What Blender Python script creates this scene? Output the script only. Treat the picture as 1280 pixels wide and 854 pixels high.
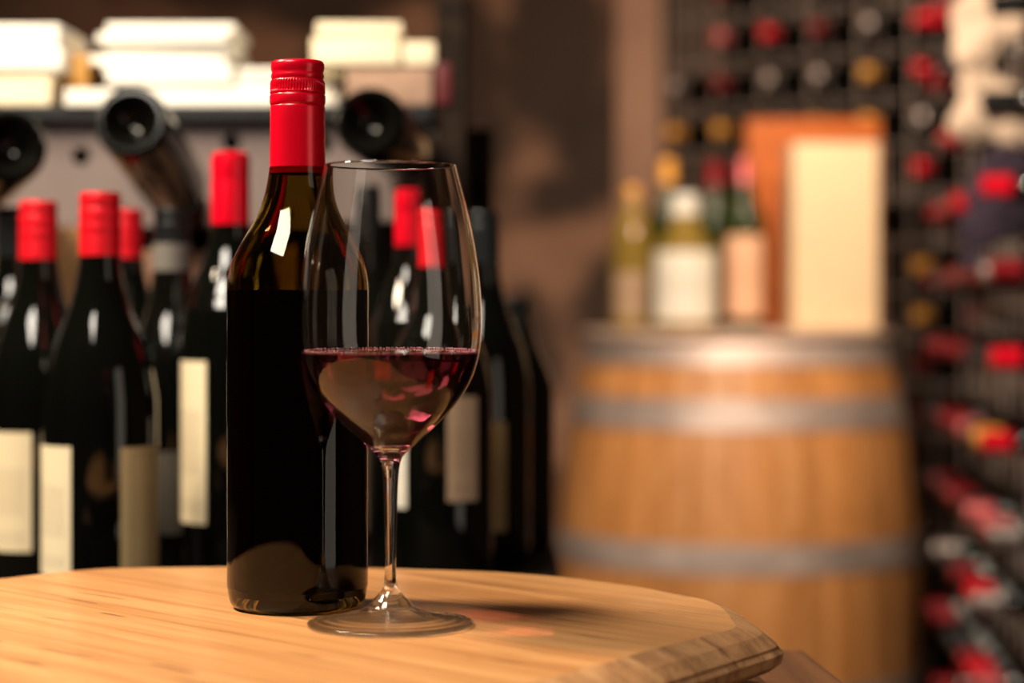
import bpy, bmesh, math, random
from mathutils import Vector, Matrix, Euler
random.seed(7)
C = bpy.context.scene.collection
sc = bpy.context.scene
PI = math.pi
for o in list(bpy.data.objects): bpy.data.objects.remove(o)

# ------------------------------------------------------------------ camera, world, lights, exposure
F = 2620.0; CAMZ = 1.056; TABLE = 0.90; HOR = 385.0
cam = bpy.data.cameras.new('camera'); co = bpy.data.objects.new('camera', cam); C.objects.link(co)
co.location = (0, 0, CAMZ); co.rotation_euler = (PI/2, 0, 0)
cam.sensor_width = 36; cam.lens = F/1280*36; cam.shift_y = -(427-HOR)/1280
cam.clip_start = 0.05; cam.clip_end = 50
cam.dof.use_dof = True; cam.dof.focus_distance = 1.075; cam.dof.aperture_fstop = 4.1
sc.camera = co
sc.view_settings.view_transform = 'Standard'; sc.view_settings.look = 'None'
sc.view_settings.gamma = 1; sc.view_settings.use_curve_mapping = False
sc.view_settings.exposure = 0.0
sc.cycles.max_bounces = 16; sc.cycles.transmission_bounces = 14; sc.cycles.transparent_max_bounces = 12
sc.cycles.glossy_bounces = 6; sc.cycles.diffuse_bounces = 3
sc.cycles.caustics_refractive = True; sc.cycles.caustics_reflective = False
sc.cycles.blur_glossy = 0.1; sc.cycles.sample_clamp_indirect = 25
sc.cycles.use_denoising = True
W = bpy.data.worlds.new('cellar_air'); sc.world = W; W.use_nodes = True
W.node_tree.nodes['Background'].inputs[0].default_value = (1.0, 0.72, 0.5, 1)
W.node_tree.nodes['Background'].inputs[1].default_value = 0.018

def area(name, loc, target, w, h, power, col):
    l = bpy.data.lights.new(name, 'AREA'); l.shape = 'RECTANGLE'; l.size = w; l.size_y = h
    l.energy = power; l.color = col
    o = bpy.data.objects.new(name, l); C.objects.link(o); o.location = loc
    o.rotation_euler = (Vector(target)-Vector(loc)).to_track_quat('-Z', 'Y').to_euler()
    return o
def spot(name, loc, target, power, col, angle, blend=0.6, size=0.08):
    l = bpy.data.lights.new(name, 'SPOT'); l.energy = power; l.color = col
    l.spot_size = math.radians(angle); l.spot_blend = blend; l.shadow_soft_size = size
    o = bpy.data.objects.new(name, l); C.objects.link(o); o.location = loc
    o.rotation_euler = (Vector(target)-Vector(loc)).to_track_quat('-Z', 'Y').to_euler()
    return o
KEY = area('key_lamp', (-0.86, 1.26, 2.02), (-0.15, 1.15, 0.95), 0.26, 0.26, 27, (1.0, 0.80, 0.57))
FRONT = area('front_lamp', (-0.60, 0.58, 2.10), (-0.11, 1.2, 1.05), 0.50, 0.36, 19, (1.0, 0.90, 0.76))
area('streak_reflection_light', (1.15, 0.35, 1.1), (-0.1, 1.1, 1.0), 0.50, 1.3, 2.6, (1.0, 0.84, 0.68))  # added unseen panel light, makes the pale streaks reflected in bottle and glass
spot('shelf_spot', (-0.42, 1.62, 1.95), (-0.36, 1.96, 1.28), 34, (1.0, 0.88, 0.70), 80)
spot('barrel_spot', (0.62, 2.1, 2.5), (0.46, 3.7, 1.12), 135, (1.0, 0.74, 0.50), 34, 1.0, 0.12)
spot('wall_spot', (-0.5, 3.2, 2.5), (0.05, 5.0, 1.3), 54, (1.0, 0.66, 0.42), 80, 1.0, 0.15)
spot('rack_spot', (0.0, 1.9, 1.9), (0.68, 3.4, 1.05), 85, (1.0, 0.80, 0.60), 66, 0.8, 0.06)
spot('far_rack_spot', (0.35, 3.0, 2.3), (0.62, 4.5, 1.42), 55, (1.0, 0.80, 0.60), 60, 0.8, 0.06)  # added spot, brightens the capsule colours in the far rack

# ------------------------------------------------------------------ helpers
def P(px, py, d): return Vector(((px-640)*d/F, d, CAMZ-(py-HOR)*d/F))
def tag(o, label=None, cat=None, group=None, kind=None):
    if label: o['label'] = label
    if cat: o['category'] = cat
    if group: o['group'] = group
    if kind: o['kind'] = kind
    return o
def thing(name, label, cat, loc=(0, 0, 0), rot=(0, 0, 0), group=None):
    o = bpy.data.objects.new(name, None); C.objects.link(o)
    o.location = loc; o.rotation_euler = rot; o.empty_display_size = 0.02
    return tag(o, label, cat, group)
def obj(name, me, mat=None, parent=None, loc=None, rot=None):
    o = bpy.data.objects.new(name, me); C.objects.link(o)
    if mat and not me.materials: me.materials.append(mat)
    if parent: o.parent = parent
    if loc is not None: o.location = loc
    if rot is not None: o.rotation_euler = rot
    return o
def mesh_from(bm, name='m', smooth=True, angle=35):
    bmesh.ops.recalc_face_normals(bm, faces=bm.faces)
    me = bpy.data.meshes.new(name); bm.to_mesh(me); bm.free()
    if smooth:
        for p in me.polygons: p.use_smooth = True
        me.set_sharp_from_angle(angle=math.radians(angle))
    return me
def lathe_raw(prof, seg=48, flip=False):
    """open or closed surface of revolution; r==0 points become poles. Outside on the right of travel."""
    vs, fs, rings = [], [], []
    for r, z in prof:
        if r < 1e-6: rings.append([len(vs)]); vs.append((0, 0, z))
        else:
            rings.append(list(range(len(vs), len(vs)+seg)))
            for k in range(seg):
                a = 2*PI*k/seg; vs.append((r*math.cos(a), r*math.sin(a), z))
    for a, b in zip(rings[:-1], rings[1:]):
        if len(a) == 1 and len(b) == 1: continue
        for k in range(seg):
            j = (k+1) % seg
            if len(a) == 1: f = (a[0], b[j], b[k])
            elif len(b) == 1: f = (a[k], a[j], b[0])
            else: f = (a[k], a[j], b[j], b[k])
            fs.append(f[::-1] if flip else f)
    return vs, fs
def lathe(prof, seg=48, name='lathe', angle=40, flip=False):
    vs, fs = lathe_raw(prof, seg, flip)
    me = bpy.data.meshes.new(name); me.from_pydata(vs, [], fs)
    for p in me.polygons: p.use_smooth = True
    me.set_sharp_from_angle(angle=math.radians(angle)); me.update()
    return me
def cr(pts, n=6):
    """Catmull-Rom through profile points"""
    out = []
    P_ = [pts[0]]+list(pts)+[pts[-1]]
    for i in range(1, len(P_)-2):
        p0, p1, p2, p3 = P_[i-1:i+3]
        for k in range(n):
            t = k/n
            out.append(tuple(0.5*((2*p1[j])+(-p0[j]+p2[j])*t+(2*p0[j]-5*p1[j]+4*p2[j]-p3[j])*t*t+(-p0[j]+3*p1[j]-3*p2[j]+p3[j])*t**3) for j in (0, 1)))
    out.append(tuple(pts[-1])); return out
def box_bm(bm, c, s, rot=None, bev=0.0):
    r = bmesh.ops.create_cube(bm, size=1)
    vs = r['verts']
    bmesh.ops.scale(bm, vec=s, verts=vs)
    if bev: 
        es = list({e for v in vs for e in v.link_edges})
        g = bmesh.ops.bevel(bm, geom=es, offset=bev, segments=2, affect='EDGES', profile=0.7)
        vs = list({v for f in g['faces'] for v in f.verts} | {v for v in vs if v.is_valid})
    if rot is not None: bmesh.ops.rotate(bm, cent=(0, 0, 0), matrix=Euler(rot).to_matrix(), verts=vs)
    bmesh.ops.translate(bm, vec=c, verts=vs)
    return vs
def box(c, s, rot=None, bev=0.0, smooth=False):
    bm = bmesh.new(); box_bm(bm, c, s, rot, bev); return mesh_from(bm, 'box', smooth)
def patch(R, a0, a1, z0, z1, seg=14, t=0.00025, zprof=None):
    """curved label: thin shell on a cylinder of radius R, angles in degrees (0 = towards the camera, + = right)"""
    bm = bmesh.new(); rows = []
    for rr in (R+t, R+0.00003):
        for z in (z0, z1):
            rows.append([bm.verts.new((rr*math.sin(math.radians(a0+(a1-a0)*k/seg)), -rr*math.cos(math.radians(a0+(a1-a0)*k/seg)), z)) for k in range(seg+1)])
    of0, of1, if0, if1 = rows
    for k in range(seg):
        bm.faces.new((of0[k], of0[k+1], of1[k+1], of1[k])); bm.faces.new((if0[k], if1[k], if1[k+1], if0[k+1]))
        bm.faces.new((of1[k], of1[k+1], if1[k+1], if1[k])); bm.faces.new((of0[k], if0[k], if0[k+1], of0[k+1]))
    for k in (0, seg): bm.faces.new((of0[k], of1[k], if1[k], if0[k]))
    me = mesh_from(bm, 'label', True, 30)
    uv = me.uv_layers.new(name='UVMap')
    for lp in me.loops:
        v = me.vertices[lp.vertex_index].co
        a = math.degrees(math.atan2(v.x, -v.y)); uv.data[lp.index].uv = ((a-a0)/(a1-a0), (v.z-z0)/(z1-z0))
    return me

# ------------------------------------------------------------------ materials
def mat(name):
    m = bpy.data.materials.new(name); m.use_nodes = True
    return m, m.node_tree.nodes, m.node_tree.links, m.node_tree.nodes['Principled BSDF']
def setp(b, **k):
    for n, v in k.items():
        n = n.replace('_', ' ')
        if isinstance(v, tuple) and len(v) == 3: v = (*v, 1)
        b.inputs[n].default_value = v
def noise_mix(nodes, links, b, c1, c2, scale=(8, 8, 8), ns=1.0, detail=5, lo=.35, hi=.65, bump=0.0, bdist=0.002, coord='Object'):
    tc = nodes.new('ShaderNodeTexCoord'); mp = nodes.new('ShaderNodeMapping'); mp.inputs['Scale'].default_value = scale
    nz = nodes.new('ShaderNodeTexNoise'); nz.inputs['Scale'].default_value = ns; nz.inputs['Detail'].default_value = detail
    rp = nodes.new('ShaderNodeValToRGB'); e = rp.color_ramp.elements
    e[0].position = lo; e[0].color = (*c1, 1); e[1].position = hi; e[1].color = (*c2, 1)
    links.new(tc.outputs[coord], mp.inputs[0]); links.new(mp.outputs[0], nz.inputs[0]); links.new(nz.outputs[0], rp.inputs[0])
    links.new(rp.outputs[0], b.inputs['Base Color'])
    if bump:
        bp = nodes.new('ShaderNodeBump'); bp.inputs['Strength'].default_value = bump; bp.inputs['Distance'].default_value = bdist
        links.new(nz.outputs[0], bp.inputs['Height']); links.new(bp.outputs[0], b.inputs['Normal'])
    return nz, rp, mp
def simple(name, col, rough=.5, metal=0, var=0.12, scale=30, bump=0.0, coat=0.0, spec=0.5):
    m, n, l, b = mat(name); setp(b, Roughness=rough, Metallic=metal, Coat_Weight=coat); b.inputs['Specular IOR Level'].default_value = spec
    noise_mix(n, l, b, tuple(c*(1-var) for c in col), tuple(min(1, c*(1+var)) for c in col), (scale,)*3, bump=bump)
    return m
def wood(name, c1, c2, c3, axis=(1.6, 34, 20), rough=.5, bump=.25, fleck=True, randv=.16, coat=0.0):
    """grain runs along object x"""
    m, n, l, b = mat(name); setp(b, Roughness=rough, Coat_Weight=coat)
    tc = n.new('ShaderNodeTexCoord'); oi = n.new('ShaderNodeObjectInfo')
    off = n.new('ShaderNodeVectorMath'); off.operation = 'SCALE'; off.inputs[0].default_value = (3.1, 5.3, 7.7)
    l.new(oi.outputs['Random'], off.inputs['Scale'])
    ad = n.new('ShaderNodeVectorMath'); ad.operation = 'ADD'; l.new(tc.outputs['Object'], ad.inputs[0]); l.new(off.outputs[0], ad.inputs[1])
    mp = n.new('ShaderNodeMapping'); mp.inputs['Scale'].default_value = axis; l.new(ad.outputs[0], mp.inputs[0])
    n1 = n.new('ShaderNodeTexNoise'); n1.inputs['Scale'].default_value = 1.6; n1.inputs['Detail'].default_value = 7; n1.inputs['Distortion'].default_value = 0.7
    l.new(mp.outputs[0], n1.inputs[0])
    mp2 = n.new('ShaderNodeMapping'); mp2.inputs['Scale'].default_value = tuple(a*b_ for a, b_ in zip(axis, (6, 9, 9))); l.new(ad.outputs[0], mp2.inputs[0])
    n2 = n.new('ShaderNodeTexNoise'); n2.inputs['Scale'].default_value = 1.5; n2.inputs['Detail'].default_value = 4; l.new(mp2.outputs[0], n2.inputs[0])
    rp = n.new('ShaderNodeValToRGB'); e = rp.color_ramp.elements
    e[0].position = .28; e[0].color = (*c1, 1); e[1].position = .72; e[1].color = (*c3, 1)
    q = e.new(.5); q.color = (*c2, 1)
    l.new(n1.outputs[0], rp.inputs[0])
    mx = n.new('ShaderNodeMix'); mx.data_type = 'RGBA'; mx.blend_type = 'MULTIPLY'; mx.inputs['Factor'].default_value = 0.5
    rp2 = n.new('ShaderNodeValToRGB'); e2 = rp2.color_ramp.elements; e2[0].position = .3; e2[0].color = (.62, .5, .4, 1); e2[1].position = .52; e2[1].color = (1, 1, 1, 1)
    l.new(n2.outputs[0], rp2.inputs[0]); l.new(rp.outputs[0], mx.inputs['A']); l.new(rp2.outputs[0], mx.inputs['B'])
    out = mx.outputs['Result']
    if fleck:
        mp3 = n.new('ShaderNodeMapping'); mp3.inputs['Scale'].default_value = (14, 120, 60); l.new(ad.outputs[0], mp3.inputs[0])
        n3 = n.new('ShaderNodeTexNoise'); n3.inputs['Scale'].default_value = 1.0; n3.inputs['Detail'].default_value = 2; l.new(mp3.outputs[0], n3.inputs[0])
        rp3 = n.new('ShaderNodeValToRGB'); e3 = rp3.color_ramp.elements; e3[0].position = .66; e3[0].color = (0, 0, 0, 1); e3[1].position = .72; e3[1].color = (1, 1, 1, 1)
        l.new(n3.outputs[0], rp3.inputs[0])
        mx3 = n.new('ShaderNodeMix'); mx3.data_type = 'RGBA'; mx3.inputs['B'].default_value = (*[c*.62 for c in c1], 1)
        l.new(rp3.outputs[0], mx3.inputs['Factor']); l.new(out, mx3.inputs['A']); out = mx3.outputs['Result']
    hs = n.new('ShaderNodeHueSaturation'); mr = n.new('ShaderNodeMapRange'); mr.inputs['To Min'].default_value = 1-randv; mr.inputs['To Max'].default_value = 1+randv*.6
    l.new(oi.outputs['Random'], mr.inputs['Value']); l.new(mr.outputs[0], hs.inputs['Value']); l.new(out, hs.inputs['Color'])
    l.new(hs.outputs[0], b.inputs['Base Color'])
    bp = n.new('ShaderNodeBump'); bp.inputs['Strength'].default_value = bump; bp.inputs['Distance'].default_value = .0006
    l.new(n2.outputs[0], bp.inputs['Height']); l.new(bp.outputs[0], b.inputs['Normal'])
    return m

M_top = wood('oiled_oak_boards', (.50, .22, .075), (.64, .31, .115), (.74, .40, .165), rough=.42, coat=.05, randv=.08)
M_bevel = wood('weathered_end_grain', (.22, .10, .04), (.46, .23, .095), (.58, .32, .14), axis=(5, 60, 60), rough=.7, bump=.7, fleck=True)
M_dark = wood('dark_stained_wood', (.010, .006, .004), (.018, .010, .006), (.030, .017, .010), rough=.8); M_dark.node_tree.nodes['Principled BSDF'].inputs['Specular IOR Level'].default_value = .15
M_stand = wood('brown_plank_wood', (.09, .038, .015), (.15, .062, .024), (.20, .09, .038), rough=.6)
M_case = wood('pale_pine_case', (.30, .15, .06), (.42, .22, .09), (.50, .28, .13), rough=.6)
M_oak = wood('barrel_oak', (.50, .20, .055), (.66, .29, .095), (.78, .38, .15), axis=(20, 20, 1.8), rough=.42, fleck=False, randv=.14)
M_orange = wood('orange_varnished_wood', (.40, .085, .004), (.50, .11, .006), (.58, .14, .01), rough=.4, fleck=False)
M_hoop = simple('grey_zinc_hoop', (.55, .44, .40), .5, .45, .2, 12)
M_steel = simple('dull_steel_wire', (.42, .33, .29), .5, .3)
M_panel = simple('grey_painted_board', (.165, .128, .122), .6, 0, .14, 6)
M_black = simple('black_edge_trim', (.006, .007, .009), .4)
M_paper = simple('white_paper', (.90, .87, .80), .8, 0, .04, 10)
M_cream = simple('cream_paper', (.88, .76, .55), .8, 0, .06, 10)
M_amber = simple('amber_paper', (.62, .30, .06), .5)
M_cardb = simple('brown_cardboard', (.38, .24, .17), .75)
M_wine_card = simple('dark_red_card', (.10, .008, .012), .5)
M_cloth = simple('cream_cloth', (.66, .50, .38), .9, 0, .15, 14, .3)
M_violet = simple('dark_violet_cloth', (.030, .018, .034), .9, 0, .3, 16, .3)

def capsule_mat(name, col, rough=.32, metal=0.35):
    m, n, l, b = mat(name); setp(b, Roughness=rough, Metallic=metal)
    noise_mix(n, l, b, tuple(c*.93 for c in col), col, (25, 25, 4)); return m
M_red = capsule_mat('red_foil', (.86, .002, .022), .24, .2)
M_red2 = capsule_mat('red_foil_matt', (.84, .003, .016), .42, .2)
M_darkred = capsule_mat('dark_red_foil', (.26, .005, .012))
M_pink = capsule_mat('pink_foil', (.75, .16, .17))
M_gold = capsule_mat('amber_foil', (.90, .42, .07), .45, .2)
M_silver = capsule_mat('silver_grey_foil', (.55, .47, .44), .3, .7)
M_blackcap = capsule_mat('black_foil', (.010, .012, .014), .3, .2)
M_greycap = capsule_mat('grey_band_foil', (.20, .185, .165), .5, .1)

def dark_glass(name, col, rough=.04):
    m, n, l, b = mat(name); setp(b, Roughness=rough, IOR=1.52)
    noise_mix(n, l, b, tuple(c*.8 for c in col), col, (10,)*3); return m
M_bglass = dark_glass('near_black_bottle_glass', (.0025, .003, .0022))
M_gglass = dark_glass('green_bottle_glass', (.02, .035, .004))
M_yglass = dark_glass('straw_bottle_glass', (.30, .20, .04))

def label_mat(name, paper, ink, frame=False, dens=34.0, seed=0.0):
    """paper with a few blocks of small illegible print lines"""
    m, n, l, b = mat(name); setp(b, Roughness=.6)
    uv = n.new('ShaderNodeUVMap'); sx = n.new('ShaderNodeSeparateXYZ'); l.new(uv.outputs[0], sx.inputs[0])
    def M(op, a, b_=None, c=None):
        q = n.new('ShaderNodeMath'); q.operation = op
        for i, v in enumerate((a, b_, c)):
            if v is None: continue
            if isinstance(v, (int, float)): q.inputs[i].default_value = v
            else: l.new(v, q.inputs[i])
        return q.outputs[0]
    u, v = sx.outputs[0], sx.outputs[1]
    ln = M('FRACT', M('MULTIPLY', v, dens)); line = M('LESS_THAN', ln, .42)
    cb = n.new('ShaderNodeCombineXYZ'); l.new(M('MULTIPLY', u, 30.0), cb.inputs[0]); l.new(M('FLOOR', M('MULTIPLY', v, dens)), cb.inputs[1]); cb.inputs[2].default_value = seed
    wn = n.new('ShaderNodeTexNoise'); wn.inputs['Scale'].default_value = 1.0; l.new(cb.outputs[0], wn.inputs[0])
    word = M('GREATER_THAN', wn.outputs[0], .47)
    inx = M('MULTIPLY', M('GREATER_THAN', u, .12), M('LESS_THAN', u, .88))
    blk = M('ADD', M('MULTIPLY', M('GREATER_THAN', v, .30), M('LESS_THAN', v, .70)), M('MULTIPLY', M('GREATER_THAN', v, .06), M('LESS_THAN', v, .16)))
    f = M('MULTIPLY', M('MULTIPLY', line, word), M('MULTIPLY', inx, blk))
    f = M('MULTIPLY', f, .55)
    if frame:
        du = M('ABSOLUTE', M('SUBTRACT', u, .5)); dv = M('ABSOLUTE', M('SUBTRACT', v, .5))
        fr = M('ADD', M('MULTIPLY', M('MULTIPLY', M('GREATER_THAN', du, .30), M('LESS_THAN', du, .34)), M('LESS_THAN', dv, .455)),
               M('MULTIPLY', M('MULTIPLY', M('GREATER_THAN', dv, .44), M('LESS_THAN', dv, .455)), M('LESS_THAN', du, .34)))
        f = M('ADD', M('MULTIPLY', fr, .5), M('MULTIPLY', f, .4))
    mx = n.new('ShaderNodeMix'); mx.data_type = 'RGBA'; l.new(f, mx.inputs['Factor'])
    mx.inputs['A'].default_value = (*paper, 1); mx.inputs['B'].default_value = (*ink, 1)
    l.new(mx.outputs['Result'], b.inputs['Base Color']); return m
L_cream = label_mat('cream_label', (.90, .76, .50), (.30, .22, .15), seed=1)
L_cream2 = label_mat('cream_back_label', (.92, .80, .55), (.28, .2, .14), seed=3, dens=44)
L_tan = label_mat('tan_framed_label', (.62, .45, .22), (.28, .2, .12), True, seed=5)
L_brown = label_mat('brown_label', (.42, .28, .18), (.2, .12, .08), seed=6)
L_gold = label_mat('gold_label', (.45, .28, .10), (.2, .12, .05), seed=7)
L_white = label_mat('white_label', (.85, .80, .70), (.3, .25, .2), seed=8)
L_dim = label_mat('dark_grey_label', (.10, .085, .065), (.03, .03, .03), True, seed=9)
L_peach = label_mat('peach_label', (.85, .50, .32), (.4, .2, .1), seed=11)

def glass_mat(name, col=(1, 1, 1), ior=1.5, rough=0.0):
    m = bpy.data.materials.new(name); m.use_nodes = True; n, l = m.node_tree.nodes, m.node_tree.links
    n.clear(); o = n.new('ShaderNodeOutputMaterial'); g = n.new('ShaderNodeBsdfGlass')
    g.inputs['Color'].default_value = (*col, 1); g.inputs['IOR'].default_value = ior; g.inputs['Roughness'].default_value = rough
    l.new(g.outputs[0], o.inputs[0]); return m
M_crystal = glass_mat('clear_crystal', (.985, .985, .98), 1.5)
M_foot = glass_mat('clear_crystal_foot', (.985, .985, .98), 1.5)
_n, _l = M_foot.node_tree.nodes, M_foot.node_tree.links; _m = _n.new('ShaderNodeMixShader'); _m.inputs[0].default_value = .11
_l.new(_n['Glass BSDF'].outputs[0], _m.inputs[1]); _l.new(_n.new('ShaderNodeBsdfTransparent').outputs[0], _m.inputs[2]); _l.new(_m.outputs[0], _n['Material Output'].inputs[0])
M_hero, _n, _l, _b = mat('olive_bottle_glass'); setp(_b, Roughness=0.0, IOR=1.40, Transmission_Weight=1.0, Base_Color=(.34, .25, .06))
M_bubble, _n, _l, _b = mat('pink_bubble_film'); setp(_b, Roughness=.08, Transmission_Weight=.45, IOR=1.35, Base_Color=(.95, .42, .48))
def wine_mat():
    m = bpy.data.materials.new('red_wine'); m.use_nodes = True; n, l = m.node_tree.nodes, m.node_tree.links
    n.clear(); o = n.new('ShaderNodeOutputMaterial'); g = n.new('ShaderNodeBsdfGlass'); g.inputs['Color'].default_value = (1, 1, 1, 1)
    tc = n.new('ShaderNodeTexCoord'); sx = n.new('ShaderNodeSeparateXYZ'); l.new(tc.outputs['Object'], sx.inputs[0])
    gt = n.new('ShaderNodeMath'); gt.operation = 'GREATER_THAN'; gt.inputs[1].default_value = .13385; l.new(sx.outputs[2], gt.inputs[0])
    mr = n.new('ShaderNodeMapRange'); mr.inputs['To Min'].default_value = 1.34/1.5; mr.inputs['To Max'].default_value = 1.34
    l.new(gt.outputs[0], mr.inputs['Value']); l.new(mr.outputs[0], g.inputs['IOR'])
    va = n.new('ShaderNodeVolumeAbsorption'); va.inputs['Color'].default_value = (.78, .04, .26, 1); va.inputs['Density'].default_value = 52
    vs = n.new('ShaderNodeVolumeScatter'); vs.inputs['Color'].default_value = (.98, .35, .60, 1); vs.inputs['Density'].default_value = 16.0; vs.inputs['Anisotropy'].default_value = .2
    ad = n.new('ShaderNodeAddShader'); l.new(va.outputs[0], ad.inputs[0]); l.new(vs.outputs[0], ad.inputs[1])
    l.new(g.outputs[0], o.inputs['Surface']); l.new(ad.outputs[0], o.inputs['Volume']); return m
M_wine = wine_mat()
M_winedark = dark_glass('wine_in_bottle', (.004, .0008, .001), .3); M_winedark.node_tree.nodes['Principled BSDF'].inputs['IOR'].default_value = 1.03

# ------------------------------------------------------------------ the setting
def plaster():
    m, n, l, b = mat('brown_plaster'); setp(b, Roughness=.85)
    nz, rp, mp = noise_mix(n, l, b, (.26, .135, .085), (.36, .20, .13), (3, 3, 3), bump=.5, bdist=.01)
    tc = n.new('ShaderNodeTexCoord'); out = rp.outputs[0]
    nn = n.new('ShaderNodeTexNoise'); nn.inputs['Scale'].default_value = 4.5; nn.inputs['Detail'].default_value = 3; l.new(tc.outputs['Object'], nn.inputs[0])
    # dark patches with noisy edges in the plaster (object metres: x, z, half-width, half-height)
    for (cx, cz, wx, wz) in [(.10, 1.72, .17, .30), (.20, 1.42, .10, .20), (.14, 1.32, .14, .09), (.02, .92, .16, .18), (.24, 1.06, .12, .18), (-.10, 1.6, .10, .5), (-.55, 1.85, .35, .12), (.13, .5, .3, .2), (-.4, 1.55, .1, .2), (.42, 1.4, .07, .6)]:
        a = n.new('ShaderNodeVectorMath'); a.operation = 'SUBTRACT'; l.new(tc.outputs['Object'], a.inputs[0]); a.inputs[1].default_value = (cx, 0, cz)
        s = n.new('ShaderNodeVectorMath'); s.operation = 'MULTIPLY'; l.new(a.outputs[0], s.inputs[0]); s.inputs[1].default_value = (1/wx, 0, 1/wz)
        ln = n.new('ShaderNodeVectorMath'); ln.operation = 'LENGTH'; l.new(s.outputs[0], ln.inputs[0])
        ad = n.new('ShaderNodeMath'); ad.operation = 'MULTIPLY_ADD'; l.new(nn.outputs[0], ad.inputs[0]); ad.inputs[1].default_value = 2.2; l.new(ln.outputs['Value'], ad.inputs[2])
        mr = n.new('ShaderNodeMapRange'); mr.inputs['From Min'].default_value = 1.85; mr.inputs['From Max'].default_value = 2.35; mr.inputs['To Min'].default_value = .95; mr.inputs['To Max'].default_value = 0
        l.new(ad.outputs[0], mr.inputs['Value'])
        mx = n.new('ShaderNodeMix'); mx.data_type = 'RGBA'; l.new(mr.outputs[0], mx.inputs['Factor']); l.new(out, mx.inputs['A']); mx.inputs['B'].default_value = (.035, .02, .014, 1); out = mx.outputs['Result']
    l.new(out, b.inputs['Base Color']); return m
def struct(name, me, m, **k): return tag(obj(name, me, m, **k), kind='structure')
struct('wall_back', box((0, 5.06, 1.3), (6.4, .12, 2.8)), plaster(), loc=(0, 0, 0))
M_floor = simple('dark_stone_floor', (.05, .028, .018), .6, 0, .3, 3, .3)
struct('floor', box((0, 2.5, -.05), (6.4, 5.2, .1)), M_floor)
M_wallside = simple('dim_brown_plaster', (.16, .09, .055), .85, 0, .25, 3, .4)
struct('wall_left', box((-3.2, 2.5, 1.3), (.12, 5.2, 2.8)), M_wallside)
struct('wall_right', box((3.2, 2.5, 1.3), (.12, 5.2, 2.8)), M_wallside)
M_pil = simple('pinkish_render', (.40, .23, .16), .85, 0, .12, 5, .3)
struct('trim_1', box((.30, 4.965, 1.3), (.11, .07, 2.6), bev=.012), M_pil)

# ------------------------------------------------------------------ round table top (old barrel head) made of boards
CX, CY = -.138, .998
ANG = math.atan2(-.71, .70)                       # direction the boards run
resid = [(178, .0), (150, -.004), (134, -.002), (126, -.0086), (118, .0015), (112, .006), (103, -.0015), (85, -.0064), (72, -.0049), (60, .0014), (50, .003), (40, .0017), (33, -.0017), (22, .001), (10, 0)]
def disc_r(th):
    d = math.degrees(th) % 360
    if d > 270: d -= 360
    R = .2735
    rs = sorted(resid)
    if rs[0][0] <= d <= rs[-1][0]:
        for (a, ra), (b, rb) in zip(rs[:-1], rs[1:]):
            if a <= d <= b: R += ra+(rb-ra)*(d-a)/(b-a); break
    cut = math.cos(th-math.radians(-32))
    chord = .2150/cut if cut > .2 else 9
    k = 320.0                                     # soft minimum
    return -math.log(math.exp(-k*R)+math.exp(-k*chord))/k+.001
def disc_w(th):                                   # bevel width: wide along the sawn end, narrow behind
    d = (math.degrees(th)+32+180) % 360-180
    t = max(0, min(1, (62-abs(d))/24)); t = t*t*(3-2*t)
    return .004+.020*t, .0012+.0085*t
def disc_bm():
    bm = bmesh.new(); N = 440; rings = []
    for lev in range(8):
        ring = []
        for k in range(N):
            th = 2*PI*k/N; r = disc_r(th); w, dz = disc_w(th)
            wob = .0003*math.sin(th*13+1)+.00015*math.sin(th*29)
            rr, z = [(r-w+wob*2, 0), (r-w*.45, -dz*.42), (r-.0028, -dz), (r-.0026, -dz-.0012), (r+wob, -dz-.0035), (r-.001+wob, -dz-.0085), (r-.006, -dz-.012), (r-.034, -.032)][lev]
            ring.append(bm.verts.new((rr*math.cos(th), rr*math.sin(th), z)))
        rings.append(ring)
    for a, b in zip(rings[:-1], rings[1:]):
        for k in range(N): 
            f = bm.faces.new((a[k], b[k], b[(k+1) % N], a[(k+1) % N]))
            f.material_index = 1 if a in (rings[0], rings[1], rings[2], rings[3], rings[4]) else 1
    bm.faces.new(rings[0]); bm.faces.new(rings[-1][::-1])
    bmesh.ops.rotate(bm, cent=(0, 0, 0), matrix=Matrix.Rotation(-ANG, 3, 'Z'), verts=bm.verts)
    return bm
top = thing('round_tabletop', 'round honey-coloured wooden tabletop under the front bottle and glass, edge worn pale brown', 'tabletop', (CX, CY, TABLE), (0, 0, ANG))
joints = [-.30, -.210, -.136, -.064, .008, .085, .153, .214, .30]
for a, b in zip(joints[:-1], joints[1:]):
    bm = disc_bm(); g = .00022
    for off, nrm in ((a+g, 1), (b-g, -1)):
        geom = bm.verts[:]+bm.edges[:]+bm.faces[:]
        r = bmesh.ops.bisect_plane(bm, geom=geom, plane_co=(0, off, 0), plane_no=(0, -nrm, 0), clear_outer=True)
        ed = [e for e in r['geom_cut'] if isinstance(e, bmesh.types.BMEdge)]
        if ed: bmesh.ops.holes_fill(bm, edges=ed)
    me = mesh_from(bm, 'board', True, 18); me.materials.append(M_top); me.materials.append(M_bevel)
    obj('board', me, None, top)
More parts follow.
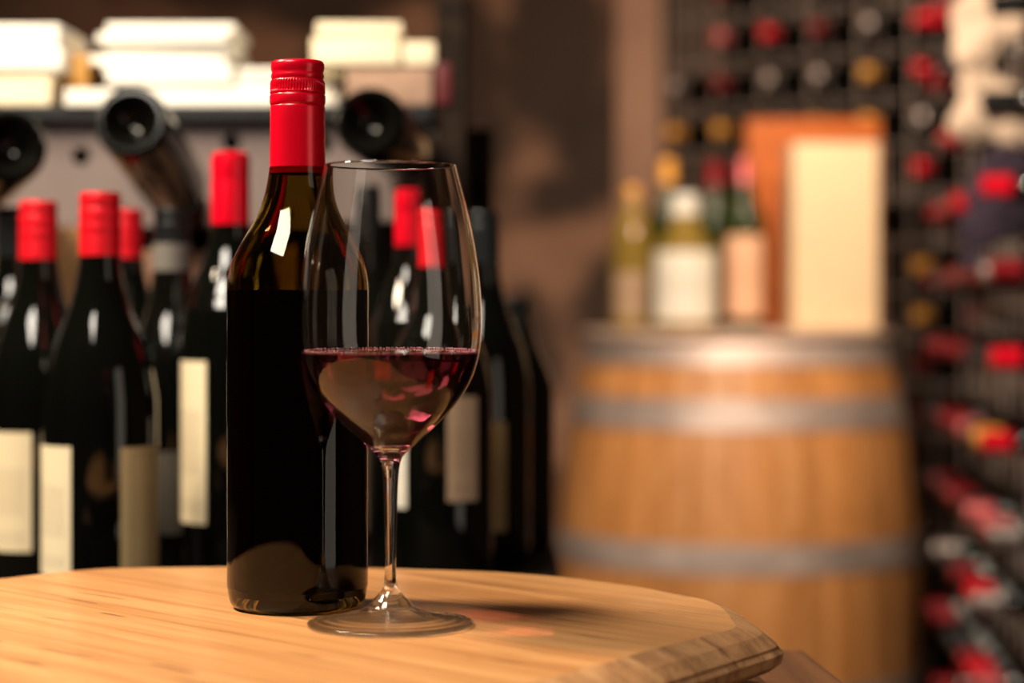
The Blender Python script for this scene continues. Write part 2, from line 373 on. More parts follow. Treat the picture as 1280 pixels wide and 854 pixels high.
# batten and wooden stand below
st = thing('wooden_stand', 'brown plank stand carrying the round tabletop, its corner showing at lower right', 'stand', (0, 0, 0))
ed = Vector((.178-.170, 1.117-1.239, 0)); ea = math.atan2(ed.y, ed.x)+PI/2
c0 = Vector((.172, 1.235, TABLE-.0565))
for i in range(5):
    w = .118; ux = Vector((math.cos(ea), math.sin(ea), 0)); uy = Vector((-math.sin(ea), math.cos(ea), 0))
    c = c0-ux*(w*i+w/2)-uy*.30
    o = obj('plank', box((0, 0, 0), (.60, w-.0015, .022), bev=.002), M_stand, st, c, (0, 0, ea+PI/2))
for i in range(2):
    c = c0-ux*.295-uy*(.14+.30*i)+Vector((0, 0, -.0115-.0012)); obj('batten', box((0, 0, 0), (.34, .05, .002), bev=.0002), M_stand, st, c, (0, 0, ea))
for sx in (.04, .55):
    for sy in (.05, .55):
        c = c0-ux*sx-uy*sy; c.z = (TABLE-.0705)/2
        obj('leg', box((0, 0, 0), (.05, .05, TABLE-.0705), bev=.003), M_stand, st, c, (0, 0, ea))
# spacer ring between stand and tabletop
obj('spacer', box((0, 0, 0), (.30, .30, .0125)), M_stand, st, (CX, CY, TABLE-.0388), (0, 0, ea))

# ------------------------------------------------------------------ hero bottle
def hero_bottle():
    t = thing('wine_bottle', 'unlabelled dark red-wine bottle with bright red screw cap, standing on the round tabletop', 'bottle', (-.1118, 1.093, TABLE+.0003))
    s = 2.397
    Z = lambda y: (759-y)/s/1000; R = lambda h: h/s/1000
    outer = [(.030, 0.0), (.0335, .0012), (.0353, .0042), (.0364, .011), (.0367, .020), (.0367, .10), (.0367, Z(385)), (R(87.8), Z(362)), (R(86.5), Z(347)), (R(82.5), Z(331)), (R(76), Z(316)),
             (R(67), Z(299)), (R(57.5), Z(283)), (R(48.5), Z(266)), (R(42.5), Z(250)), (R(38.6), Z(234)), (R(35.4), Z(214)), (R(33), Z(190)), (.0132, .262), (.0132, .2835)]
    lower = outer[:6]; upper = cr(outer[5:-2], 5)
    full = cr(lower, 4)[:-1]+upper+outer[-2:]
    wall = .0031
    inner = [(max(.0095, r-wall), z) for r, z in full if z > .012]
    zw = Z(364)
    inner_low = [(0, .022), (.012, .0185), (.024, .010), (.031, .0075), (.0333, .0125)]
    inner_all = inner_low+inner
    prof = [(0, .016), (.012, .0135), (.022, .006), (.027, .0015)]+full+[(.0095, .2835)]+inner_all[::-1]
    prof = [p for i, p in enumerate(prof) if i == 0 or (abs(p[0]-prof[i-1][0])+abs(p[1]-prof[i-1][1])) > 1e-6]
    obj('glass_body', lathe(prof, 128, 'hero_glass', 50), M_hero, t)
    # wine inside, its level just below the shoulder
    wi = [(0, .0222), (.012, .0187), (.024, .0102), (.031, .0077), (.0333, .0127)]+[p for p in inner if .0127 < p[1] < zw]
    rr = wi[-1][0]; wi = [(r+.0004 if r > 0 else 0, z-.0003) for r, z in wi]+[(rr, zw), (rr-.001, zw-.0004), (0, zw-.0004)]
    obj('wine', lathe(wi, 96, 'hero_wine', 40), M_winedark, t)
    # screw cap with its long sleeve
    z = lambda y: (759-y)/s/1000-.0019
    zz = lambda y: .2845-(y-73.5)/s/1000
    sl = [(.01455, zz(212.5)), (.01462, zz(212)), (.01437, zz(170)), (.01432, zz(133)), (.0142, zz(131)), (.01385, zz(129.8)), (.0142, zz(128.6)), (.01452, zz(126)), (.01455, zz(118.5)), (.0143, zz(116.6)), (.01402, zz(115.6)), (.0143, zz(114.6)), (.01445, zz(113.3)), (.0143, zz(112.2))]
    obj('cap_sleeve', lathe(cr(sl[:4], 2)[:-1]+sl[3:]+[(.0137, zz(112)), (.0137, zz(212)), (.01455, zz(212.5))], 128, 'sleeve', 60), M_red, t)
    bm = bmesh.new(); seg = 232
    pr = [(.0143, 112.2, 0), (.0143, 111, 1), (.01432, 106, 1), (.01425, 101.5, 1), (.0139, 98.8, 0), (.01335, 97.2, 0), (.0136, 95.6, 0), (.01385, 93.5, 0), (.0137, 91.2, 0), (.01335, 89.2, 0), (.01345, 87.4, 0), (.0138, 84.8, 0), (.0140, 81.5, 0), (.0139, 78, 0), (.0134, 75.3, 0), (.0126, 73.8, 0), (.0116, 73.5, 0)]
    rings = []
    for r, y, rib in pr:
        ring = []
        for k in range(seg):
            a = 2*PI*k/seg; q = r-((.0006 if rib else 0) if (k//2) % 2 else 0)
            ring.append(bm.verts.new((q*math.cos(a), q*math.sin(a), zz(y))))
        rings.append(ring)
    for a, b in zip(rings[:-1], rings[1:]):
        for k in range(seg): bm.faces.new((a[k], a[(k+1) % seg], b[(k+1) % seg], b[k]))
    bm.faces.new(rings[-1]); bm.faces.new(rings[0][::-1])
    obj('screw_cap', mesh_from(bm, 'cap', True, 45), M_red, t)
    return t
hero_bottle()

# ------------------------------------------------------------------ wine glass
def wine_glass():
    t = thing('wine_glass', 'tall clear stemmed glass a third full of red wine, in front of the capped bottle', 'glass', (-.0596, 1.028, TABLE+.0003))
    s = 2.549; Zg = lambda y: (782.6-y)/s/1000; Rg = lambda h: h/s/1000
    th = .0011
    bowl_o = [(Rg(17), Zg(570)), (Rg(22.5), Zg(564.5)), (Rg(29), Zg(559)), (Rg(38), Zg(550)), (Rg(60), Zg(530)), (Rg(85), Zg(502)), (Rg(102), Zg(473)), (Rg(111.5), Zg(440)), (Rg(114), Zg(405)), (Rg(113), Zg(370)), (Rg(109.5), Zg(335)), (Rg(104), Zg(300)), (Rg(96), Zg(262)), (Rg(88.5), Zg(232)), (Rg(82.5), Zg(208.6))]
    bo = cr(bowl_o, 8)
    rim = [(Rg(82.3), .2258), (Rg(82.3)-.0004, .2260), (Rg(82.3)-.0008, .2257)]
    # inner wall: offset inwards; thick at the base
    ib = [(0, Zg(556)), (Rg(12), Zg(555)), (Rg(24), Zg(551)), (Rg(36), Zg(541.5)), (Rg(57), Zg(523)), (Rg(81.6), Zg(496)), (Rg(98.6), Zg(469)), (Rg(108.3), Zg(439)), (Rg(111.2), Zg(405)), (Rg(110.2), Zg(370)), (Rg(106.8), Zg(335)), (Rg(101.4), Zg(300)), (Rg(93.6), Zg(262)), (Rg(86.2), Zg(232)), (Rg(80.3), Zg(208.6))]
    ii = cr(ib, 8)
    WL = .1339
    k = next(i for i, p in enumerate(ii) if p[1] > WL)
    (r0, z0), (r1, z1) = ii[k-1], ii[k]; rw = r0+(r1-r0)*(WL-z0)/(z1-z0)
    dry = [(rw, WL)]+ii[k:]; wet = ii[:k]+[(rw, WL)]
    seg = 144
    obj('bowl', lathe(bo+rim+dry[::-1], seg, 'bowl', 60), M_crystal, t)
    stem = [(Rg(26), .0104), (Rg(22), .0125), (Rg(16), Zg(744.5)), (Rg(10.5), Zg(737)), (Rg(8), Zg(729)), (Rg(6.9), Zg(712)), (Rg(6.9), Zg(690)), (Rg(7.5), Zg(660)), (Rg(8.6), Zg(622)), (Rg(10), Zg(595)), (Rg(12), Zg(581)), (Rg(14.5), Zg(573.5)), (Rg(17), Zg(570))]
    obj('stem', lathe(cr(stem, 6), seg, 'stem', 60), M_crystal, t)
    under = [(0, .0052), (.006, .0050), (.012, .0042), (.020, .0029), (.029, .0014), (.036, .0004), (.0392, 0)]
    edge = [(.0403, .0003), (.0408, .0010), (.0406, .0017), (.0398, .0022)]
    topf = [(.0385, .0026), (.036, .0030), (.0335, .0034), (.031, .0038), (.0285, .0042), (.026, .0047), (.0235, .0052), (.021, .0058), (.0185, .0065), (.016, .0073), (.0138, .0081)]
    topf = [(r+(0.0, .00010)[q % 2], z+(.00004, -.00004)[q % 2]) for q, (r, z) in enumerate(topf)]
    pts = cr(under, 4)+cr([(.0398, .0022)]+topf+[(Rg(28), .0100), (Rg(23.5), .0128)], 4)
    pts = cr(under, 4)+edge[:3]+cr([(.0398, .0022)]+topf+[(Rg(29), .0092), (Rg(26), .0104)], 4)
    obj('foot', lathe(pts, seg, 'foot', 60), M_foot, t)
    # the wine: side coincides with the glass's inner wall, top is open to the air
    vs, fs = lathe_raw(wet+[(rw*.985, WL-.00002), (rw*.97, WL-.00003), (0, WL-.00003)], seg)
    me = bpy.data.meshes.new('wine'); me.from_pydata(vs, [], fs)
    for p in me.polygons: p.use_smooth = True
    me.set_sharp_from_angle(angle=math.radians(50)); obj('wine', me, M_wine, t)
    # ring of bubbles where the wine meets the glass: nobody could count them
    bm = bmesh.new(); rnd = random.Random(3); n = 165
    for i in range(n):
        a = 2*PI*i/n+rnd.uniform(-.01, .01); q = rnd.choice([.00065, .00072, .00078, .0005]); rr = rw-q-.0001-rnd.choice([0, 0, 0, .0011])*rnd.random()
        m4 = Matrix.Translation((rr*math.cos(a), rr*math.sin(a), WL+q*.5))
        bmesh.ops.create_icosphere(bm, subdivisions=2, radius=q, matrix=m4)
    o = obj('bubbles', mesh_from(bm, 'bubbles', True, 180), M_bubble, t); o['kind'] = 'stuff'; o['label'] = 'ring of tiny pink bubbles at the edge of the wine'
    return t
wine_glass()

# ------------------------------------------------------------------ the row of bottles behind
BASE = .838
_cache = {}
def prof_bordeaux(H, R, n=.0145):
    b = H-.335*.30/.30*.3
    zs = H*.62
    return [(0, .004), (R*.8, 0.0), (R*.95, .002), (R, .009), (R, zs*.6)] + [(R, zs), (R*.96, zs+.012), (R*.80, zs+.028), (R*.60, zs+.043), (n*1.12, zs+.060), (n, zs+.078), (n*.96, H-.012), (n*.98, H-.002), (n*.8, H), (0, H)]
def prof_burgundy(H, R, n=.0145):
    return [(0, .004), (R*.8, 0.0), (R*.95, .002), (R, .009), (R, H*.33), (R, H*.48), (R*.975, H*.53), (R*.88, H*.60), (R*.70, H*.67), (R*.52, H*.735), (n*1.15, H*.80), (n, H*.86), (n*.96, H-.012), (n*.98, H-.002), (n*.8, H), (0, H)]
def body_mesh(kind, H, R, seg=48, n=.0145):
    k = (kind, H, R, seg, n)
    if k not in _cache:
        p = (prof_bordeaux if kind == 'bordeaux' else prof_burgundy)(H, R, n)
        pp = p[:5]+cr(p[4:-4], 3)[1:]+p[-3:] if seg > 20 else p
        _cache[k] = lathe(pp, seg, kind, 45)
    return _cache[k]
def cap_prof(H, L, r=.0146, screw=True):
    if screw:
        return [(r*.94, H-L), (r, H-L), (r, H-.030), (r*.985, H-.0285), (r*1.01, H-.027), (r*1.01, H-.022), (r*.975, H-.0205), (r*1.0, H-.019), (r*1.0, H-.011), (r*.955, H-.0095), (r*.985, H-.008), (r*.985, H-.002), (r*.93, H+.0004), (0, H+.0006)]
    return [(r*.94, H-L), (r, H-L), (r, H-.022), (r*.97, H-.020), (r*1.0, H-.017), (r*1.0, H-.006), (r*.95, H-.001), (r*.80, H+.0006), (0, H+.0008)]
def std_bottle(label, px, d, kind, H, R, capm, L, labels=(), screw=True, band=None, glass=None, z=BASE, group=None, name='wine_bottle'):
    x = (px-640)*d/F
    t = thing(name, label, 'bottle', (x, d, z), group=group)
    yaw = math.atan2(-x, d)                       # labels are measured from the side facing the camera
    obj('glass_body', body_mesh(kind, H, R, n=R*.39 if R > .05 else .0145), glass or M_bglass, t)
    rc = .0148 if R < .05 else R*.40
    obj('capsule', lathe(cap_prof(H, L, rc, screw), 40, 'capsule', 40), capm, t)
    if band:
        obj('neck_band', lathe([(rc*.99, H-band[1]), (rc*1.04, H-band[1]), (rc*1.04, H-band[0]), (rc*.99, H-band[0])], 40, 'band', 40), M_greycap, t)
    for (m, a0, a1, z0, z1) in labels:
        o = obj('paper_label', patch(R, a0, a1, z0, z1), m, t, rot=(0, 0, yaw))
    return t
std_bottle('red-capped dark bottle cut off by the left edge of the picture', -14, 1.90, 'burgundy', .303, .040, M_darkred, .058)
std_bottle('black-capped dark bottle behind the two leftmost red caps', 17, 1.76, 'bordeaux', .302, .037, M_blackcap, .06)
std_bottle('red screw-capped dark bottle with a broad cream label, near the left edge', 48, 1.62, 'burgundy', .300, .041, M_red2, .0625, [(L_cream, -60, -7, .034, .124)])
std_bottle('red screw-capped bottle showing a cream label at left and a tan label at right', 125, 1.50, 'burgundy', .300, .041, M_red2, .061, [(L_cream2, -88, -29, .030, .121), (L_tan, 20, 92, .032, .120)])
std_bottle('red-capped dark bottle half hidden behind the two-label bottle', 157, 1.76, 'bordeaux', .300, .036, M_red2, .064)
std_bottle('dark bottle with black screw cap and grey neck band', 215, 1.685, 'burgundy', .297, .0385, M_blackcap, .030, [(L_dim, -40, 30, .04, .105)], band=(.0275, .064))
std_bottle('tall red-capsuled bottle with a narrow cream label, left of the front bottle', 288, 1.60, 'bordeaux', .336, .037, M_red, .0635, [(L_cream2, -88, -29, .056, .178)], screw=False)
std_bottle('red-capsuled dark bottle seen through the bowl of the glass', 516, 1.72, 'bordeaux', .312, .037, M_red, .062, screw=False)
std_bottle('red-capped bottle with white and brown labels, right behind the glass stem', 552, 1.64, 'burgundy', .292, .040, M_red2, .055, [(L_white, -88, -43, .064, .13), (L_brown, 6, 43, .070, .150)])
std_bottle('black-capped bottle with dim grey label, between front bottle and glass stem', 452, 1.89, 'burgundy', .325, .039, M_blackcap, .05, [(L_dim, -20, 75, .02, .13)])
std_bottle('black-capped bottle with a narrow gold label, right of the glass', 603, 1.80, 'burgundy', .30, .041, M_blackcap, .06, [(L_gold, -8, 29, .030, .122)])
std_bottle('small unlabelled black bottle at the right end of the row', 643, 1.90, 'bordeaux', .225, .036, M_blackcap, .05)

# ------------------------------------------------------------------ left shelf unit
PD = 1.97
shelf = thing('shelf_unit', 'dark shelf unit with grey holed board behind the row of bottles', 'shelf', (0, 0, 0))
obj('counter', box((-.62, 1.72, BASE-.0205), (1.32, .62, .04), bev=.003), M_dark, shelf)
obj('front_panel', box((-.60, 1.44, .398), (1.26, .02, .796)), M_dark, shelf)
obj('side_panel', box((.02, 1.74, .398), (.02, .58, .796)), M_dark, shelf)
TZ = P(0, 126, PD-.06).z
obj('top_shelf', box((-.66, PD+.11, TZ-.007), (1.17, .25, .014), bev=.001), M_black, shelf)
obj('back_panel', box((-.62, 2.16, 1.04), (1.20, .014, .40)), M_dark, shelf)
obj('upright', box((-.058, PD+.09, 1.17), (.026, .19, .66)), M_dark, shelf)
# grey board with real round holes
pw0, pw1 = -1.22, -.052; pz0, pz1 = P(0, 283, PD).z, TZ-.0145
bm = bmesh.new(); box_bm(bm, ((pw0+pw1)/2, PD+.008, (pz0+pz1)/2), (pw1-pw0, .016, pz1-pz0)); pm = mesh_from(bm, 'board', False)
board = obj('holed_board', pm, M_panel, shelf)
tilts = [((163, 150), (238, 262), 1.71), ((461, 152), (530, 214), 1.76), ((14, 182), (-62, 262), 1.70)]
bm = bmesh.new()
holes = []
for (bx, by), (nx, ny), d0 in tilts:
    a = P(bx, by, d0); n_ = P(nx, ny, d0+.27); k = (PD+.008-a.y)/(n_.y-a.y); holes.append((a+(n_-a)*k, .019, (n_-a).normalized()))
for px, py in [(101, 195), (289, 178), (404, 180), (148, 268), (345, 262)]:
    holes.append((P(px, py, PD), .0085, Vector((0, 1, 0))))
for c, r, ax in holes:
    q = ax.to_track_quat('Z', 'Y').to_matrix().to_4x4(); q.translation = c
    bmesh.ops.create_cone(bm, cap_ends=True, segments=24, radius1=r, radius2=r, depth=.12, matrix=q)
cut = bpy.data.objects.new('cutter', mesh_from(bm, 'cutter', False)); C.objects.link(cut)
md = board.modifiers.new('holes', 'BOOLEAN'); md.object = cut; md.operation = 'DIFFERENCE'; md.solver = 'EXACT'
bpy.context.view_layer.update(); dg = bpy.context.evaluated_depsgraph_get()
nm = bpy.data.meshes.new_from_object(board.evaluated_get(dg)); board.modifiers.clear(); board.data = nm
bpy.data.objects.remove(cut)
names = ['dark bottle pushed neck-first into the grey board, punt facing out, above the two-label bottle',
         'dark bottle with its round base facing out of the grey board, above the glass',
         'dark bottle tilted into the grey board at the left edge of the picture']
M_base = dark_glass('dull_dark_glass', (.003, .003, .0025), .12); M_base.node_tree.nodes['Principled BSDF'].inputs['Specular IOR Level'].default_value = .22  # near-black glass with lowered specular
for ((bx, by), (nx, ny), d0), nm_ in zip(tilts, names):
    a = P(bx, by, d0); n_ = P(nx, ny, d0+.27)
    t = thing('wine_bottle', nm_, 'bottle', a); t.rotation_euler = (n_-a).to_track_quat('Z', 'Y').to_euler()
    H, R = .295, .0305
    p = [(0, .020), (.010, .016), (.018, .006), (.0235, .0005), (.0265, .0005), (.0295, .004), (R, .010)]+prof_bordeaux(H, R)[4:]
    obj('glass_body', lathe(p, 48, 'tilted', 40), M_base, t)
    obj('capsule', lathe(cap_prof(H, .055), 32, 'cap', 40), M_darkred, t)

# wine cases below the grey board
def case(name, label, x0, x1, y0, y1, z0, z1, m):
    t = thing(name, label, 'crate', ((x0+x1)/2, (y0+y1)/2, z0)); n = 3; h = (z1-z0)/n; w, dp = x1-x0, y1-y0
    for i in range(n): 
        obj('slat', box((0, 0, 0), (w, .009, h-.002), bev=.001), m, t, (0, -dp/2+.0045, h*(i+.5)))
        obj('slat', box((0, 0, 0), (w, .009, h-.002), bev=.001), m, t, (0, dp/2-.0045, h*(i+.5)))
    for s_ in (-1, 1): obj('end_board', box((0, 0, 0), (.011, dp-.0182, z1-z0)), m, t, (s_*(w/2-.006), 0, (z1-z0)/2))
    return t
case('wooden_crate', 'ochre wooden crate behind the red-capped bottles at left', -.52, -.372, 1.84, 1.96, BASE+.0003, 1.128, M_case)
M_case2 = wood('pinkish_pine', (.30, .16, .10), (.38, .21, .14), (.46, .27, .18), rough=.6)
case('wooden_crate', 'pinkish wooden crate behind the grey-banded bottle', -.355, -.19, 1.84, 1.96, BASE+.0003, 1.108, M_case2)

# things on the top shelf
def stack(name, label, px0, px1, py0, py1, d, m, n=5, depth=.16, jit=.006, cat='paper', rot=0, group=None):
    a, b = P(px0, py1, d), P(px1, py0, d); w, h = b.x-a.x, b.z-a.z
    rnd = random.Random(int(px0)+7); o = thing(name, label, cat, ((a.x+b.x)/2, d, a.z), (0, rot, 0), group)
    for i in range(n):
        bm = bmesh.new(); box_bm(bm, (rnd.uniform(-jit, jit), depth/2+rnd.uniform(-jit, jit), h*(i+.5)/n), (w-rnd.uniform(0, jit*2), depth, h/n*.94), (0, 0, rnd.uniform(-.03, .03)), bev=min(.003, h/n*.3)); obj('layer' if n > 1 else 'body', mesh_from(bm, name, True, 40), m, o)
    return o
SD = 1.962
by = 385-(TZ-CAMZ)*F/SD     # pixel row of the shelf top at that depth
stack('paper_roll', 'pale cream bundle on the shelf, low at the left edge', -70, 72, by-44, by-.3, SD, M_cream, 2, .14)
stack('paper_stack', 'white paper stack on top of the cream bundle at the left edge', -70, 86, by-104, by-45, SD, M_paper, 4, .13)
stack('paper_parcel', 'small amber parcel between the two white stacks on the shelf', 77, 110, by-68, by-.3, SD+.04, M_amber, 1, .06, .001, 'parcel')
stack('paper_stack', 'flat white sheets at the front of the shelf below the amber parcel', 80, 152, by-22, by-.3, SD-.008, M_paper, 2, .03)
stack('paper_stack', 'large white paper stack on the shelf left of the front bottle cap', 118, 292, by-104, by-27, SD+.045, M_paper, 6, .12, .008)
stack('paper_stack', 'long white stack lying on the shelf under the large one', 175, 428, by-27+.3, by-.3, SD+.04, M_paper, 3, .14, .004)
stack('paper_stack', 'second layer of white sheets just left of the front bottle cap', 296, 372, by-48, by-27.6, SD+.045, M_paper, 2, .12, .002)
stack('cardboard_box', 'brown cardboard box right of the front bottle cap on the shelf', 431, 540, by-50, by-.3, SD, M_cardb, 1, .15, .001, 'box')
stack('paper_stack', 'cream paper stack on top of the brown cardboard box', 388, 500, by-107, by-50.6, SD, M_cream, 3, .13, .004)
stack('paper_roll', 'short cream bundle at the right end of the cardboard box', 503, 545, by-82, by-50.6, SD, M_cream, 1, .10, .001)
stack('book', 'dark red book standing at the right end of the shelf', 542, 562, by-56, by-.3, SD, M_wine_card, 1, .13, .0005, 'book')

# ------------------------------------------------------------------ barrel in the background
BX, BY = .408, 3.80; BZ0 = .012; BZ1 = 1.0
HB = BZ1-BZ0
def brad(z): 
    u = (z-HB/2)/(HB/2); return .330-.060*u*u
barrel = thing('oak_barrel', 'upright oak wine barrel with grey hoops standing in the background', 'barrel', (BX, BY, BZ0))
NS = 26; bm = bmesh.new(); rows = []
for i in range(15):
    z = HB*i/14; r = brad(z); wa = PI/NS*.985
    rows.append([bm.verts.new(((r-dr)*math.sin(a), -(r-dr)*math.cos(a), z)) for dr, a in ((.0015, -wa), (0, -wa*.85), (0, wa*.85), (.0015, wa), (.026, wa), (.026, -wa))])
for a, b in zip(rows[:-1], rows[1:]):
    for k in range(6): bm.faces.new((a[k], a[(k+1) % 6], b[(k+1) % 6], b[k]))
bm.faces.new(rows[0][::-1]); bm.faces.new(rows[-1])
sm = mesh_from(bm, 'stave', True, 30); sm.materials.append(M_oak)
for k in range(NS): obj('stave', sm, None, barrel, rot=(0, 0, 2*PI*k/NS))
for z0, z1 in ((HB-.042, HB-.004), (.845-BZ0+.005, .898-BZ0+.005), (.612-BZ0, .662-BZ0), (.36, .41), (.11, .16), (.004, .042)):
    ps = [(brad(z0)+.0004, z0), (brad(z0)+.0022, z0), (brad((z0+z1)/2)+.0022, (z0+z1)/2), (brad(z1)+.0022, z1), (brad(z1)+.0004, z1)]
    obj('hoop', lathe(ps, 72, 'hoop', 40), M_hoop, barrel)
for k in range(6):      # head boards
    a0 = -.242+k*.484/6; a1 = a0+.484/6-.001; m_ = (a0+a1)/2; L_ = 2*math.sqrt(max(.001, .2415**2-max(abs(a0), abs(a1))**2))
    obj('head_board', box((0, 0, 0), (max(L_, .08), a1-a0, .02)), M_oak, barrel, (0, m_, HB-.035))
lidm = simple('pale_lid_wood', (.58, .42, .34), .5)
lid = tag(obj('round_board', lathe([(0, 0), (.277, 0), (.281, .004), (.281, .014), (.277, .018), (0, .018)], 72, 'lid', 40), lidm, loc=(BX, BY, BZ1+.0005)), 'pale round board lying on top of the background barrel', 'board')
LT = BZ1+.0188
def onlid(px, d): return (px-640)*d/F
# white carton, orange board, bottles
o = obj('white_carton', box((0, 0, .163), (.150, .085, .326), bev=.004, smooth=True), simple('ivory_card', (.88, .66, .42), .65, 0, .04), loc=(onlid(1038, 3.70), 3.70, LT), rot=(0, 0, .06))
tag(o, 'tall ivory carton standing on the background barrel', 'box')
t = thing('wooden_box', 'orange wooden box standing behind the ivory carton on the barrel', 'box', (onlid(1012, 3.86), 3.86, LT))
obj('front_board', box((0, -.05, .19), (.24, .012, .38), bev=.001), M_orange, t)
for s_ in (-1, 1): obj('side_board', box((s_*.114, 0, .19), (.012, .0875, .38)), M_orange, t)
obj('back_board', box((0, .05, .19), (.24, .012, .38)), M_orange, t)
def lidbottle(label, px, d, kind, H, R, capm, L, labm, a, z0, z1, glass, screw=False):
    return std_bottle(label, px, d, kind, H, R, capm, L, [(labm, -a, a, z0, z1)] if labm else [], screw, None, glass, LT)
lidbottle('squat bottle with white label and white neck on the barrel', 856, 3.66, 'burgundy', .235, .058, M_paper, .040, L_white, 62, .015, .135, M_yglass)
lidbottle('green bottle with pink capsule and peach label on the barrel', 930, 3.72, 'bordeaux', .300, .037, M_pink, .085, L_peach, 60, .02, .165, M_gglass)
lidbottle('straw-coloured bottle at the left of the barrel top', 790, 3.74, 'bordeaux', .255, .037, M_gold, .05, L_brown, 55, .02, .10, M_yglass)
lidbottle('amber-capped bottle behind the white-labelled one on the barrel', 835, 3.92, 'bordeaux', .315, .037, M_gold, .06, None, 0, 0, 0, M_gglass)
lidbottle('dark bottle between the white label and the pink capsule on the barrel', 893, 3.93, 'bordeaux', .31, .037, M_darkred, .06, None, 0, 0, 0, M_gglass)

# ------------------------------------------------------------------ wire rack of bottles on the right
kinds = {'red': (M_red, 'red-capsuled'), 'darkred': (M_darkred, 'dark-red-capsuled'), 'pink': (M_pink, 'pink-capsuled'), 'gold': (M_gold, 'amber-capsuled'), 'silver': (M_silver, 'silver-capsuled'), 'black': (M_blackcap, 'black-capsuled')}
Hh, Rr = .29, .036
rb = lathe(prof_bordeaux(Hh, Rr), 16, 'rackbottle', 45); rc = lathe(cap_prof(Hh, .065, .0152, False), 16, 'rackcap', 45); rb.materials.append(M_bglass)
protos = {}; cells = {}; racks = []
def make_rack(idx, label, A0, A1, NC, NR, Z0, RP, where, turn=0.0):
    u = (A1-A0).normalized(); nrm = Vector((u.y, -u.x, 0))
    if nrm.dot(-A0) < 0: nrm = -nrm
    LEN = (A1-A0).length; pitch = LEN/NC; yaw = math.atan2(u.y, u.x)
    rack = thing('wire_wine_rack', label, 'rack', A0, (0, 0, yaw))
    top_z = Z0-.045+NR*RP+.01
    rod = lathe([(.0028, 0), (.0028, top_z)], 8, 'rod', 60); rodh = lathe([(.002, 0), (.002, LEN)], 8, 'rodh', 60)
    ny = -1 if (Matrix.Rotation(yaw, 3, 'Z') @ Vector((0, -1, 0))).dot(nrm) > 0 else 1
    for i in range(NC*2+1): obj('upright', rod, M_steel, rack, (i*pitch/2, ny*.012 if i % 2 == 0 else ny*.018, 0))
    for i in range(NC+1): obj('upright', rod, M_steel, rack, (i*pitch, -ny*.17, 0))
    for j in range(NR+1):
        for yy in (ny*.0165, -ny*.165): obj('crossbar', rodh, M_steel, rack, (0, yy, Z0-.045+j*RP), (0, PI/2, 0))
    obj('back_board', box((LEN/2, -ny*.205, top_z/2), (LEN, .01, top_z)), M_dark, rack)  # dark sheet added behind the bottles so the gaps look black
    racks.append((nrm, where))
    for i in range(NC):
        for j in range(NR):
            p = A0+u*(pitch*(i+.5)); p.z = Z0+j*RP; tip = p+nrm*.09
            cells[(idx, i, j)] = (p, 640+tip.x/tip.y*F, HOR+(CAMZ-tip.z)/tip.y*F)
make_rack(0, 'wire wine rack behind the barrel, full of bottles', Vector((.36, 4.70, 0)), Vector((1.02, 4.20, 0)), 7, 17, .34, .100, 'in rack behind barrel')
make_rack(1, 'wire wine rack full of bottles along the right edge', Vector((.835, 3.72, 0)), Vector((.715, 2.66, 0)), 10, 13, .30, .115, 'in right-edge rack')
def rack_bottle(kind, c):
    p, px, py = cells[c]; nrm, where = racks[c[0]]; loc = p-nrm*.19
    m, lab = kinds[kind]; key = (kind, c[0])
    label = lab+' bottle '+where+', '+ordinal(rowno[c[0]].index(c[2]))+' row down, '+ordinal(colno[c])+' from left'
    grp = 'bottles in the '+where.replace('in ', '')
    if key not in protos:
        t = thing('rack_bottle', label, 'bottle', loc, nrm.to_track_quat('Z', 'Y').to_euler(), grp)
        a = obj('glass_body', rb, None, t); r_ = rc.copy(); b = obj('capsule', r_, m, t); protos[key] = (t, a, b); return t
    t0, a, b = protos[key]; t = t0.copy(); C.objects.link(t); t.location = loc; t['label'] = label; t['group'] = grp
    for ch in (a, b):
        c_ = ch.copy(); C.objects.link(c_); c_.parent = t
    return t
feat = [(970, 42, 'red'), (905, 45, 'pink'), (870, 90, 'darkred'), (1060, 20, 'silver'), (965, 105, 'silver'), (1025, 95, 'silver'), (1085, 70, 'gold'), (1165, 45, 'red'), (1100, 35, 'silver'), (1120, 145, 'silver'), (1085, 155, 'gold'), (1160, 135, 'red'), (1185, 130, 'red'), (880, 20, 'darkred'), (1010, 10, 'darkred'),
        (1135, 240, 'red'), (1180, 225, 'red'), (1130, 332, 'gold'), (1185, 320, 'darkred'), (1105, 290, 'silver'), (1230, 330, 'silver'), (1128, 422, 'gold'), (1262, 412, 'red'), (1205, 418, 'darkred'), (1140, 508, 'darkred'), (1222, 514, 'pink'), (1262, 518, 'red'), (1190, 512, 'darkred'),
        (1212, 575, 'gold'), (1230, 618, 'pink'), (1190, 612, 'darkred'), (1180, 680, 'silver'), (1243, 683, 'silver'), (1140, 690, 'silver'), (1230, 725, 'red'), (1268, 700, 'pink'), (1210, 768, 'silver'), (1140, 776, 'darkred'), (1220, 825, 'red'), (1262, 830, 'pink'), (1150, 815, 'silver'), (1000, 150, 'gold'), (860, 140, 'gold'), (900, 130, 'gold'), (930, 60, 'darkred')]
use = {}
for fx, fy, k in feat:
    cand = [c for c in cells if c not in use and (c[0] == 1) == (fx > 1165)] or [c for c in cells if c not in use]
    best = min(cand, key=lambda c: (cells[c][1]-fx)**2+(cells[c][2]-fy)**2)
    if (cells[best][1]-fx)**2+(cells[best][2]-fy)**2 < 60**2: use[best] = k
rnd = random.Random(12)
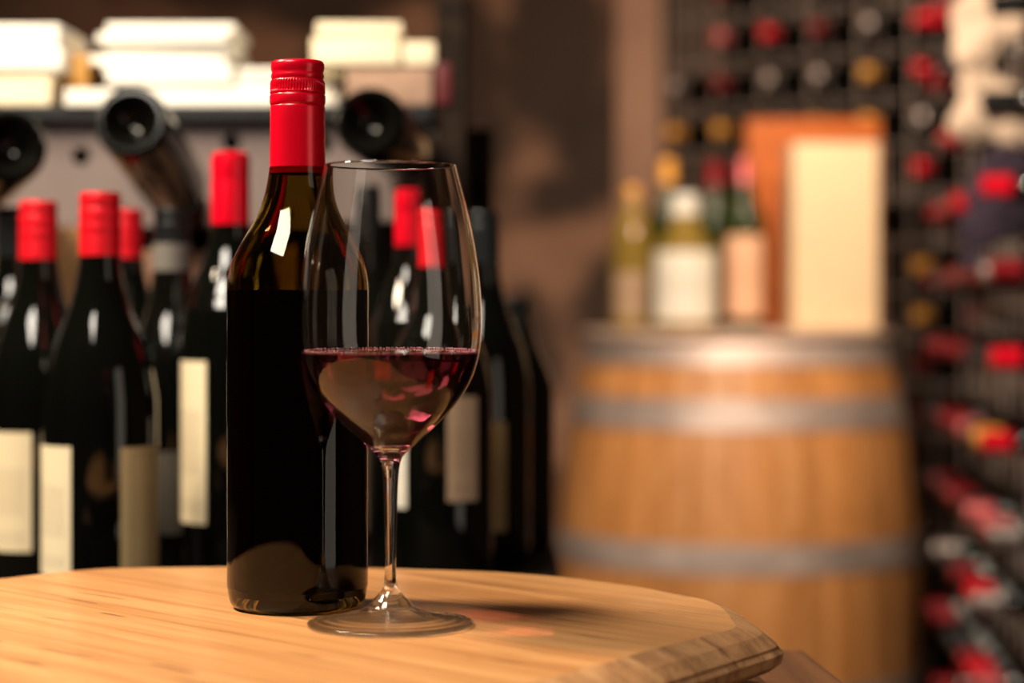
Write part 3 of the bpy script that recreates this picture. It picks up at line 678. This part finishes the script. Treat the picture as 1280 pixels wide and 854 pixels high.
for c in cells:
    p, px, py = cells[c]
    if c in use or not (-30 < py < 890 and px < 1330): continue
    if c[0] == 0 and ((px < 1120 and py > 410) or (980 < px < 1085 and py > 190)): continue
    if rnd.random() < .62: use[c] = rnd.choice(['black']*5+['darkred']*5+['red']*2 if c[0] == 1 else ['black']*3+['darkred']*4+['red']*3+['silver', 'gold'])
ORD = ['top', 'second', 'third', 'fourth', 'fifth', 'sixth', 'seventh', 'eighth', 'ninth', 'tenth', 'eleventh', 'twelfth', 'thirteenth', 'fourteenth']
def ordinal(i): return 'first' if i == 0 else ORD[i]
rowno = {k: sorted({c[2] for c in use if c[0] == k}, reverse=True) for k in (0, 1)}
colno = {}
for c in use:
    row = sorted((q for q in use if q[0] == c[0] and q[2] == c[2]), key=lambda q: cells[q][1]); colno[c] = row.index(c)
for c, k in use.items(): rack_bottle(k, c)

# crumpled cloths hung on the rack front
def drape(name, label, pts, d, m, thick=.02, seed=1):
    """rounded crumpled bundle following an outline of blobs (px, py, radius px)"""
    mb = bmesh.new(); rnd = random.Random(seed); k = d/F
    o0 = P(pts[0][0], pts[0][1], d)
    for (px, py, r) in pts:
        q = P(px, py, d)-o0
        bmesh.ops.create_icosphere(mb, subdivisions=3, radius=r*k, matrix=Matrix.Translation((q.x, q.y+rnd.uniform(-.004, .004), q.z)) @ Matrix.Diagonal((1, .45, 1.0, 1)))
    me = mesh_from(mb, name, True, 180)
    o = obj(name, me, m, loc=o0)
    r = o.modifiers.new('r', 'REMESH'); r.mode = 'VOXEL'; r.voxel_size = .006
    tx = bpy.data.textures.new(name, 'CLOUDS'); tx.noise_scale = .05
    dp = o.modifiers.new('d', 'DISPLACE'); dp.texture = tx; dp.strength = .03; dp.mid_level = .5
    o.modifiers.new('s', 'SMOOTH').iterations = 2
    return tag(o, label, 'cloth')
drape('crumpled_cloth', 'crumpled cream cloth hanging on the wire rack at top right', [(1225, 25, 36), (1262, 20, 30), (1222, 65, 30), (1228, 105, 26), (1225, 145, 36), (1262, 150, 34), (1250, 120, 26), (1295, 150, 34)], 2.86, M_cloth, seed=3)
drape('dark_cloth', 'dark violet cloth bundle hanging below the cream cloth at right', [(1262, 215, 34), (1240, 240, 34), (1225, 285, 28), (1262, 270, 34), (1215, 325, 18), (1290, 235, 34)], 2.84, M_violet, seed=5)
